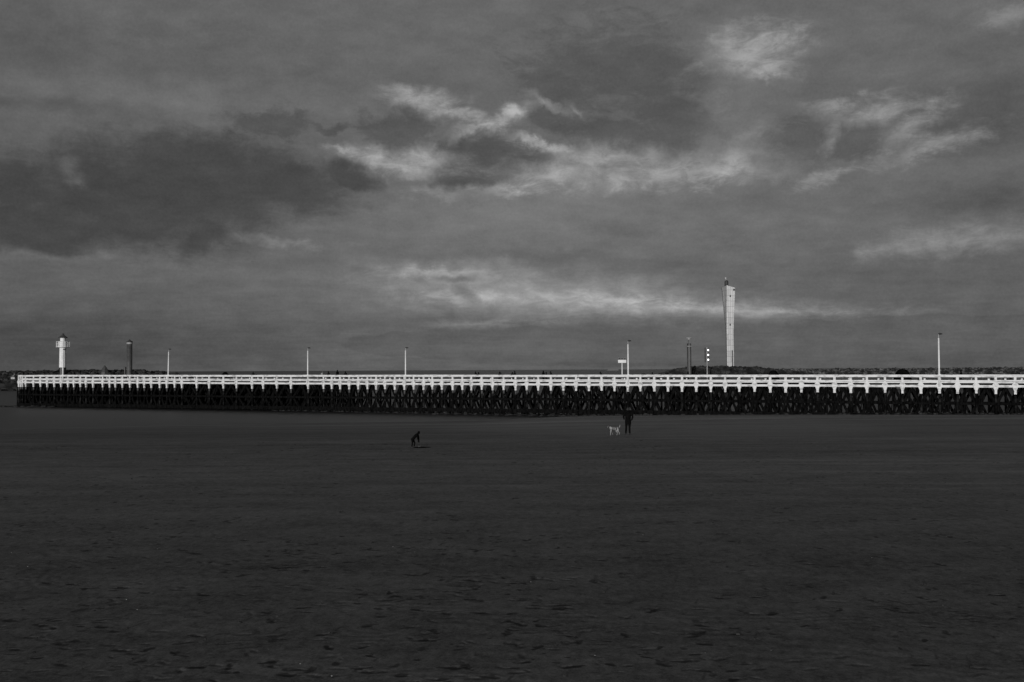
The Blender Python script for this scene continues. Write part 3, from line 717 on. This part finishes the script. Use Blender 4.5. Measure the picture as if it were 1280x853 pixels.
# corners: left, front, right, back  (x offset in photo pixels, depth in metres) at rows of the photograph
lv = [(485, -3.4, 5, -2.6, 0, 5.6, 2.2, 3, 8), (440, -3.6, 5, -2.8, 0, 5.8, 1.6, 3, 8), (420, -3.6, 5, -2.9, 0, 5.5, 1.4, 3, 8), (405, -4.2, 5.5, -2.8, 0, 5.9, 1.3, 3, 8.5),
      (385, -6.2, 7.5,  -2.8, 0, 6.9, 1.2, 3, 10), (357.5, -8.6, 9.5, -2.2, 0, 8.2, 1.2, 3, 12)]
b = MB(); rings = []
for row in lv:
    yy = row[0]
    for k in range(4):
        dxp, dep = row[1 + 2 * k], row[2 + 2 * k]
        ztop = rz(yy) + ((0, .3, -.7, 0)[k] if yy < 360 else 0)
        b.v.append((dxp * (RD + dep) / F + (911.5 - 640) / F * dep, dep, ztop))
for i in range(len(lv) - 1):
    for k in range(4):
        a, c = i * 4 + k, i * 4 + (k + 1) % 4; b.f.append((a, c, c + 4, a + 4))
b.f.append(tuple((len(lv) - 1) * 4 + k for k in range(4)))
rv = list(b.v); b.build('shaft', M_panel, rt)
b = MB(); lx = 0.0
b.tube([(lx, 4, rz(358)), (lx, 4, rz(351)), (lx, 4, rz(349.8)), (lx, 4, rz(349.2))], [.82, .82, .6, .2], 14); b.build('lantern', M_dkgrey, rt, True)
b = MB(); b.tube([(lx - .2, 4, rz(349.4)), (lx - .2, 4, rz(347.5))], .06, 6); b.ell((lx - .35, 4, rz(346.6)), (.3, .3, .25), 8, 6); b.build('aerial', M_pole, rt)
b = MB()
for x_, y_ in ((2.3, 370), (-1.5, 391), (1.8, 406), (-1.6, 407), (7, 362)):
    b.box((x_ * rk, .55, rz(y_)), (.5, .5, .8))
b.build('window', M_dkgrey, rt)
b = MB(); b.beam((4.3 * rk, .95, 0), (4.5 * rk, .9, rz(438)), .28, .3, up=(0, 1, 0)); b.build('dark_strip', M_dkgrey, rt)  # dark upright strip on the lower shaft
b = MB()
for i in range(len(lv) - 1):
    p0, p1 = Vector(rv[i * 4]), Vector(rv[i * 4 + 4]); b.beam(p0 + Vector((0, -.15, 0)), p1 + Vector((0, -.15, 0)), .3 if i < 4 else .2, .3, up=(0, 1, 0))
b.build('edge_trim', M_dkgrey, rt)
tag(rt, 'tall pale panelled radar tower, waisted and flaring towards its top', 'tower')

# ------------------------------------------------------------------ fishing shelters, ship, gull, small things
def shelter(x, ytop, wpx, lab):
    t = t_of(x, W * .7); base = PP(t, W * .7, -1.12); D = base.y; r = wpx / 2 * D / F; H = (EYE - (ytop - hor(x)) * D / F) - base.z
    o = empty('fishing_shelter', base, math.atan2(pd_.y, pd_.x))
    n_, m_ = 16, 7; vs_, fs = [], []
    for j in range(m_ + 1):
        ph = (math.pi / 2) * j / m_
        for i in range(n_):
            a = 2 * math.pi * i / n_; rib = 1 + .05 * math.cos(a * 4)
            vs_.append((r * 1.02 * math.cos(ph) ** .8 * math.cos(a) * rib, min(r, 1.0) * math.cos(ph) ** .8 * math.sin(a) * rib, H * math.sin(ph) ** 1.1))
    for j in range(m_):
        for i in range(n_): fs.append((j * n_ + i, j * n_ + (i + 1) % n_, (j + 1) * n_ + (i + 1) % n_, (j + 1) * n_ + i))
    b = MB(); b.add(vs_, fs); b.build('canopy', M_tent, o, True)
    b = MB(); b.tube([(0, 0, .05), (0, 0, H * .97)], .03, 6); b.build('pole', M_dkgrey, o)
    tag(o, lab, 'shelter', 'dark domed shelters on the pier deck')
shelter(1127.6, 461.4, 21, 'largest dark domed shelter behind the rail, left of the far right lamp post')
shelter(966.5, 463.0, 15, 'dark domed shelter behind the rail, right of the radar tower')
shelter(281.5, 465.0, 11, 'low dark shelter behind the rail between the two left lamp posts')
b = MB(); b.box((0, 0, .55), (.7, .5, 1.1)); b.tube([(0, 0, 1.0), (0, 0, 1.22), (0, 0, 1.34)], [.36, .30, .1], 10)
o = b.build('litter_bin', M_black); o.location = PP(t_of(804.2, W * .8), W * .8, -1.12); tag(o, 'squat dark bin on the pier deck right of the signal board', 'bin')

sh = empty('cargo_ship', ((766 - 640) / F * 5200, 5200, 0))
b = MB(); b.add([(-30, -5, 0), (28, -5, 0), (34, 0, 4.5), (-32, -6, 4.5), (30, -6, 4.5), (-30, 5, 0), (28, 5, 0), (-32, 6, 4.5), (30, 6, 4.5)],
                [(0, 1, 4, 3), (1, 2, 4), (5, 7, 8, 6), (6, 8, 2), (1, 6, 2), (0, 3, 7, 5), (3, 4, 2, 8, 7)]); b.build('hull', M_hull, sh)
b = MB(); b.box((-24, 0, 7), (7, 9, 6)); b.box((2, 0, 5.2), (50, 8, 3)); b.build('superstructure', M_hull, sh)
tag(sh, 'faint low ship on the horizon behind the small signal board', 'ship')

g = empty('gull', at(315.9, 327, 230), R(20))
b = MB(); b.tube([(0, -.2, 0), (0, -.12, 0), (0, .05, 0), (0, .2, 0), (0, .3, 0)], [.02, .055, .07, .04, .01], 8, axis=(1, 0, 0)); b.build('body', M_gull, g, True)
for sx in (-1, 1):
    b = MB(); b.add([(0, -.08, .02), (sx * .3, -.12, .13), (sx * .62, .02, .06), (sx * .3, .03, .12), (0, .1, .02),
                     (0, -.08, .0), (sx * .3, -.12, .11), (sx * .62, .02, .045), (sx * .3, .03, .10), (0, .1, .0)],
                    [(0, 1, 3, 4), (1, 2, 3), (9, 8, 6, 5), (8, 7, 6), (0, 5, 6, 1), (1, 6, 7, 2), (2, 7, 8, 3), (3, 8, 9, 4)]); b.build('wing', M_gull, g)
tag(g, 'tiny gull flying under the large dark cloud', 'bird')

b = MB(); rnd_a[0] = 1.5; b.rock((0, 0, 0), .35, random.Random(2), .35); b.rock((.5, .1, 0), .22, random.Random(4), .4)
o = b.build('stone', M_weed, sm=True); o.location = Vector(((542.5 - 640) / F * 158, 158, .05)); tag(o, 'flat black stone in the shallow water in front of the pier', 'stone')
b = MB(); rr = random.Random(9)
for i in range(160):
    X = -106 + 17 * rr.random(); rnd_a[0] = rr.uniform(1, 2.2)
    b.rock((X - 2, 200 + rr.uniform(-2, 2) - (X + 97) * .2, rr.uniform(-.15, .1)), rr.uniform(.15, .4), rr, .5)
tag(b.build('groyne_stones', M_weed), 'low line of dark stones in the water at the pier head', 'stones', kind='stuff')

# shells and pebbles
rr = random.Random(15); b = MB()
for i in range(150):
    D = 13 + 90 * rr.random() ** 1.4; X = rr.uniform(-.54, .54) * D
    z = float(beach_z(np.array([X]), np.array([D]))[0]); rnd_a[0] = 1
    b.rock((X, D, z + .004), rr.uniform(.004, .012) * (1 + D / 140), rr, .4)
tag(b.build('shells', M_shell), 'scattered pale shells and pebbles on the sand', 'shells', kind='stuff')
rr = random.Random(16); b = MB()
for i in range(160):
    D = 13 + 45 * rr.random() ** 1.3; X = rr.uniform(-.54, .54) * D
    z = float(beach_z(np.array([X]), np.array([D]))[0]); rnd_a[0] = 1
    b.rock((X, D, z + .005), rr.uniform(.015, .04), rr, .5)
tag(b.build('seaweed_bits', M_weed), 'small dark scraps of seaweed on the sand', 'seaweed', kind='stuff')

# ------------------------------------------------------------------ people
def limb(b, pts, rs, n=10): b.tube(pts, rs, n)
def human(name, H, pose, m_coat, m_tr, voxel, hair=True, hood=False, hoodup=False):
    """faces -Y at rest; all joints are given in head-to-toe fractions of H and posed by `pose`"""
    root = empty(name)
    s = H
    hip = Vector(pose.get('hip', (0, 0, .52))) * s; chest = Vector(pose.get('chest', (0, 0, .74))) * s
    neck = Vector(pose.get('neck', (0, 0, .84))) * s; head = Vector(pose.get('head', (0, -.012, .925))) * s
    side = Vector((1, 0, 0)); fwd = Vector((0, -1, 0))
    up = (neck - hip).normalized(); hup = (head - neck).normalized()
    body = MB()
    limb(body, [hip, (hip + chest) / 2, chest, neck - up * .02 * s, neck + hup * .03 * s], [(.085 * s, .06 * s), (.075 * s, .055 * s), (.095 * s, .062 * s), (.04 * s, .035 * s), (.032 * s, .032 * s)], 14)
    # head: skull, jaw, nose, ears, brow
    body.ell(head, (.042 * s, .052 * s, .065 * s), 14, 10)
    body.ell(head + fwd * .018 * s - hup * .03 * s, (.032 * s, .032 * s, .032 * s), 12, 8)
    body.ell(head + fwd * .054 * s - hup * .008 * s, (.008 * s, .012 * s, .014 * s), 8, 6)
    for sx in (-1, 1): body.ell(head + side * sx * .044 * s, (.006 * s, .012 * s, .018 * s), 8, 6)
    coat = MB(); tr = MB(); sh_ = []
    hem = hip - up * pose.get('hem', .10) * s
    limb(coat, [hem, hip, (hip + chest) / 2, chest, neck - up * .035 * s, neck - up * .002 * s], [(.115 * s, .085 * s), (.108 * s, .08 * s), (.10 * s, .075 * s), (.122 * s, .080 * s), (.075 * s, .055 * s), (.045 * s, .045 * s)], 16)
    if hoodup: coat.ell(head - fwd * .012 * s + hup * .006 * s, (.062 * s, .062 * s, .078 * s), 14, 10); coat.tube([neck, head - hup * .03 * s], [.055 * s, .055 * s], 12)
    if hood: coat.ell(neck + Vector((0, .03, .02)) * s, (.05 * s, .045 * s, .04 * s), 10, 8)
    for sx, key in ((-1, 'L'), (1, 'R')):
        shd = neck - up * .045 * s + side * sx * .105 * s
        elb = Vector(pose['elbow' + key]) * s; wr = Vector(pose['wrist' + key]) * s
        limb(body, [shd, elb, wr], [.026 * s, .022 * s, .015 * s])
        limb(coat, [shd - side * sx * .03 * s, shd + side * sx * .005 * s, (shd + elb) / 2, elb, wr], [.045 * s, .046 * s, .040 * s, .034 * s, .027 * s])
        coat.ell(shd, (.045 * s, .045 * s, .045 * s), 10, 8)
        if hoodup: coat.ell(wr + (wr - elb).normalized() * .05 * s, (.032 * s, .036 * s, .055 * s), 10, 8)
        d = (wr - elb).normalized(); ax = side if abs(d.x) < .8 else fwd
        palm = wr + d * .03 * s; body.tube([wr, palm, wr + d * .055 * s], [(.012 * s, .012 * s), (.012 * s, .023 * s), (.010 * s, .022 * s)], 10, axis=(1, 0, 0))
        for fi, (o_, ln) in enumerate(((-.016, .036), (-.0055, .042), (.005, .040), (.015, .031))):
            b0 = wr + d * .05 * s + fwd * o_ * s; curl = -side * sx
            body.tube([b0, b0 + d * ln * .45 * s + curl * .002 * s, b0 + d * ln * .8 * s + curl * .010 * s, b0 + d * ln * s + curl * .018 * s], [.0056 * s, .0052 * s, .0047 * s, .0038 * s], 6)
        b0 = wr + d * .018 * s + fwd * .014 * s
        body.tube([b0, b0 + (d * .5 + fwd * .9).normalized() * .022 * s, b0 + (d * .8 + fwd * .6).normalized() * .040 * s], [.0075 * s, .0065 * s, .005 * s], 6)
        kn = Vector(pose['knee' + key]) * s; an = Vector(pose['ankle' + key]) * s
        hj = hip + side * sx * .052 * s - up * .02 * s
        limb(body, [hj, (hj + kn) / 2, kn, kn * .6 + an * .4, an], [.05 * s, .044 * s, .029 * s, .031 * s, .019 * s])
        limb(tr, [hj + up * .05 * s, hj, (hj + kn) / 2, kn, kn * .6 + an * .4, an + Vector((0, 0, .02 * s))], [.055 * s, .060 * s, .052 * s, .038 * s, .037 * s, .034 * s], 12)
        toe = Vector(pose.get('toe' + key, (0, -1, 0))).normalized()
        f = MB(); f.tube([an - toe * .035 * s + Vector((0, 0, -.018 * s)), an - toe * .015 * s + Vector((0, 0, -.012 * s)), an + toe * .04 * s + Vector((0, 0, -.018 * s)), an + toe * .095 * s + Vector((0, 0, -.026 * s)), an + toe * .118 * s + Vector((0, 0, -.03 * s))],
                         [.018 * s, .027 * s, .025 * s, .020 * s, .010 * s], 10)
        f.tube([an + Vector((0, 0, .03 * s)), an + Vector((0, 0, -.02 * s))], [.026 * s, .028 * s], 10)
        for i in range(len(f.v)): f.v[i] = (f.v[i][0], f.v[i][1], max(f.v[i][2], an.z - .039 * s))
        sh_.append(f)
    tr.tube([hip + up * .03 * s, hip - up * .04 * s], [(.09 * s, .068 * s), (.088 * s, .066 * s)], 14)
    bo = body.build('body', M_skin, root, voxel=voxel)
    coat.build('coat', m_coat, bo, voxel=max(voxel, .012)); tr.build('trousers', m_tr, bo, voxel=max(voxel, .012))
    for f in sh_: f.build('shoe', M_shoe, bo, voxel=max(voxel, .010))
    if hair:
        hb = MB(); hb.ell(head - fwd * .012 * s + hup * .012 * s, (.047 * s, .052 * s, .060 * s), 14, 10); hb.ell(head - fwd * .022 * s - hup * .02 * s, (.043 * s, .036 * s, .045 * s), 12, 8)
        hb.build('hair', M_hair, bo, voxel=max(voxel, .010))
    return root

stand = dict(elbowL=(-.145, .01, .655), wristL=(-.155, -.035, .50), elbowR=(.145, .01, .655), wristR=(.155, -.035, .50),
             kneeL=(-.06, -.01, .285), ankleL=(-.065, .01, .04), kneeR=(.06, -.01, .285), ankleR=(.065, .01, .04))
# the walker, seen from behind, walking away beside the dog
walk = dict(stand); walk.update(hip=(0, 0, .52), chest=(0, 0, .74), neck=(0, -.008, .84), head=(0, -.02, .925), hem=.13,
    elbowL=(-.165, .02, .66), wristL=(-.140, -.07, .52), elbowR=(.165, .03, .66), wristR=(.135, -.06, .56),
    kneeL=(-.055, -.03, .285), ankleL=(-.058, .01, .04), kneeR=(.06, -.03, .290), ankleR=(.072, -.10, .05))
D0 = 4.1 * F / (540.2 - hor(784.5))
def gz(X, D): return float(beach_z(np.array([X]), np.array([D]))[0])
X0 = (784.3 - 640) / F * D0
wk = human('person', 1.80, walk, M_coat, M_trou, .008, hood=True)
wk.location = (X0, D0, gz(X0, D0) - .005); wk.rotation_euler.z = R(180)
tag(wk, 'person in a long black coat standing on the sand beside the patched white dog', 'person')
# the stooping child facing right
ch = dict(hip=(0, .10, .42), chest=(0, -.06, .60), neck=(0, -.15, .69), head=(0, -.215, .74), hem=.06,
    elbowL=(-.10, -.17, .50), wristL=(-.05, -.19, .36), elbowR=(.10, -.17, .50), wristR=(.05, -.20, .34),
    kneeL=(-.06, .10, .24), ankleL=(-.06, .13, .04), kneeR=(.07, .02, .23), ankleR=(.08, .06, .04))
D1 = 4.1 * F / (559.5 - hor(519)); X1 = (518.2 - 640) / F * D1
kid = human('person', 1.08, ch, M_coat, M_trou, .007, hair=False, hoodup=True)
kid.location = (X1, D1, gz(X1, D1) - .003); kid.rotation_euler.z = R(78)
tag(kid, 'small child in dark hooded clothes stooping over the sand with a spade', 'person')
sp = empty('spade', (X1 + .24, D1 - .02, gz(X1, D1)))
b = MB(); b.tube([(0, 0, .05), (-.02, 0, .42)], .014, 8); b.tube([(-.07, 0, .43), (.03, 0, .43)], .014, 8); b.build('shaft', M_black, sp, True)
b = MB(); b.add([(-.07, -.02, .09), (.07, -.02, .09), (.09, -.01, -.04), (.0, 0, -.09), (-.09, -.01, -.04), (-.07, .0, .09), (.07, .0, .09), (.09, .01, -.04), (.0, .02, -.09), (-.09, .01, -.04)],
                [(0, 1, 2, 3, 4), (9, 8, 7, 6, 5), (0, 5, 6, 1), (1, 6, 7, 2), (2, 7, 8, 3), (3, 8, 9, 4), (4, 9, 5, 0)]); b.build('blade', M_black, sp)
tag(sp, 'short dark spade held upright on the sand by the stooping child', 'spade')
b = MB(); rr = random.Random(8)
for i in range(46): rnd_a[0] = 1.3; a = rr.gauss(0, .22); b.rock((X1 + .35 + a, D1 - .1 + rr.gauss(0, .08), gz(X1, D1) + .03 * math.exp(-a * a * 20)), rr.uniform(.03, .07), rr, .45)
tag(b.build('dark_heap', M_tent), 'small dark heap on the sand beside the stooping child', 'sand heap', kind='stuff')  # low dark lumps at the child's feet

# people on the pier: three figures, copied
pa = human('person', 1.75, stand, M_coat, M_trou, .016, hoodup=True)
lean = dict(stand); lean.update(chest=(0, -.05, .73), neck=(0, -.09, .83), head=(0, -.125, .905), elbowL=(-.13, -.12, .66), wristL=(-.08, -.25, .62), elbowR=(.13, -.12, .66), wristR=(.08, -.25, .62))
pb = human('person', 1.75, lean, M_coat2, M_troul, .016, hoodup=True)
pc = human('person', 1.75, stand, M_coatl, M_trou, .016)
GP = 'people on the pier deck'
plist = [  # figure, photo x, head top row, turn, distance across the deck, label
    (pa, 142.4, 465.3, 90, 2.3, 'person in black on the pier left of the channel pile'),
    (pb, 317.2, 464.9, 70, 2.2, 'lone dark figure on the pier left of the third lamp post from the left'),
    (pc, 402.9, 464.4, -90, 2.4, 'person in pale clothes on the pier, first figure right of a lamp post'),
    (pb, 411.7, 464.2, 90, 2.0, 'dark clothed stroller on the pier right behind the person in pale clothes'),
    (pa, 421.7, 462.7, 90, 2.0, 'tallest dark clothed stroller of the group left of the middle of the pier'),
    (pb, 432.8, 464.3, 80, 2.4, 'slim stroller in dark grey, rightmost of the group left of the middle of the pier'),
    (pb, 595.6, 464.4, 90, 2.2, 'left one of two people close together at the middle of the pier'),
    (pa, 597.9, 465.2, -90, 2.4, 'shorter right one of two people close together at the middle of the pier'),
    (pa, 624.7, 465.0, 0, 2.3, 'person in black alone on the pier between the two close pairs'),
    (pb, 641.2, 465.0, 60, 2.4, 'left one of the tightly huddled pair on the pier'),
    (pa, 643.3, 464.0, -60, 2.3, 'taller right one of the tightly huddled pair on the pier'),
    (pa, 679.0, 463.6, 80, 2.2, 'tallest of three dark figures on the pier, the leftmost'),
    (pa, 682.6, 465.3, 90, 2.3, 'shortest of three dark figures on the pier, the middle one'),
    (pb, 689.6, 464.0, 100, 2.2, 'dark figure on the pier a step right of two others'),
    (pb, 751.8, 464.6, 90, 2.5, 'faint slim figure on the pier left of the small signal board'),
    (pb, 813.6, 465.6, -60, 2.0, 'person bending behind the rail at the foot of the dark rock mound'),
    (pa, 859.9, 464.6, 90, 2.0, 'dark figure on the pier below the twin pile beacon'),
    (pa, 1200.8, 462.6, 90, 2.0, 'person in black on the pier right of the far right lamp post'),
]
used = set()
for fig, x, yt, turn, wv, lab in plist:
    o = fig if fig.name not in used else copy_tree(fig)
    used.add(fig.name)
    q = PP(t_of(x, wv), wv, -1.12); o.location = q
    hgt = EYE - (yt - hor(x)) * q.y / F - q.z
    k = max(.86, min(1.12, hgt / (1.75 * .99))); o.scale = (k * 1.12, k * 1.12, k)
    o.rotation_euler.z = math.atan2(pd_.y, pd_.x) + R(turn)
    tag(o, lab, 'person', GP)

# ------------------------------------------------------------------ dog, facing left (-X)
D2 = 4.1 * F / (541.3 - hor(766)); X2 = (767.0 - 640) / F * D2
dog = empty('dog', (X2, D2, gz(X2, D2)), R(12)); dog.scale = (.92, .92, .92)
b = MB()
b.tube([(.30, 0, .47), (.25, 0, .47), (.12, 0, .46), (-.05, 0, .46), (-.18, 0, .47), (-.27, 0, .50)], [(.05, .05), (.10, .10), (.095, .085), (.115, .10), (.14, .11), (.07, .07)], 14, axis=(0, 0, 1))
b.tube([(-.22, 0, .50), (-.30, 0, .56), (-.36, 0, .60)], [.09, .075, .065], 12)
b.ell((-.39, 0, .61), (.085, .07, .075), 12, 8)
b.tube([(-.42, 0, .60), (-.50, 0, .565), (-.545, 0, .55)], [.05, .036, .026], 10)
b.tube([(.30, 0, .50), (.38, .01, .58), (.43, .02, .67), (.42, .03, .74)], [.03, .026, .022, .010], 8)
for sy in (-.07, .07):
    f = .05 if sy < 0 else -.04
    b.tube([(-.20, sy, .44), (-.21 + f * .4, sy, .28), (-.20 + f, sy, .15), (-.20 + f, sy, .035)], [.055, .038, .027, .022], 10)
    b.tube([(-.20 + f, sy, .03), (-.25 + f, sy, .02)], [.026, .018], 8)
    b.tube([(.25, sy, .46), (.20 + f, sy, .29), (.30 + f, sy, .17), (.27 + f, sy, .035)], [.085, .052, .028, .022], 10)
    b.tube([(.27 + f, sy, .03), (.22 + f, sy, .02)], [.026, .018], 8)
b.build('body', M_fur, dog, voxel=.009)
for sy in (-1, 1):
    e = MB(); e.tube([(-.37, sy * .055, .665), (-.38, sy * .08, .64), (-.39, sy * .085, .56)], [(.02, .03), (.012, .035), (.006, .015)], 8); e.build('ear', M_hair, dog, True)
e = MB(); e.ell((-.55, 0, .56), (.014, .016, .012), 8, 6); e.build('nose', M_black, dog, True)
tag(dog, 'white dog with dark patches and raised tail walking on the sand', 'dog')
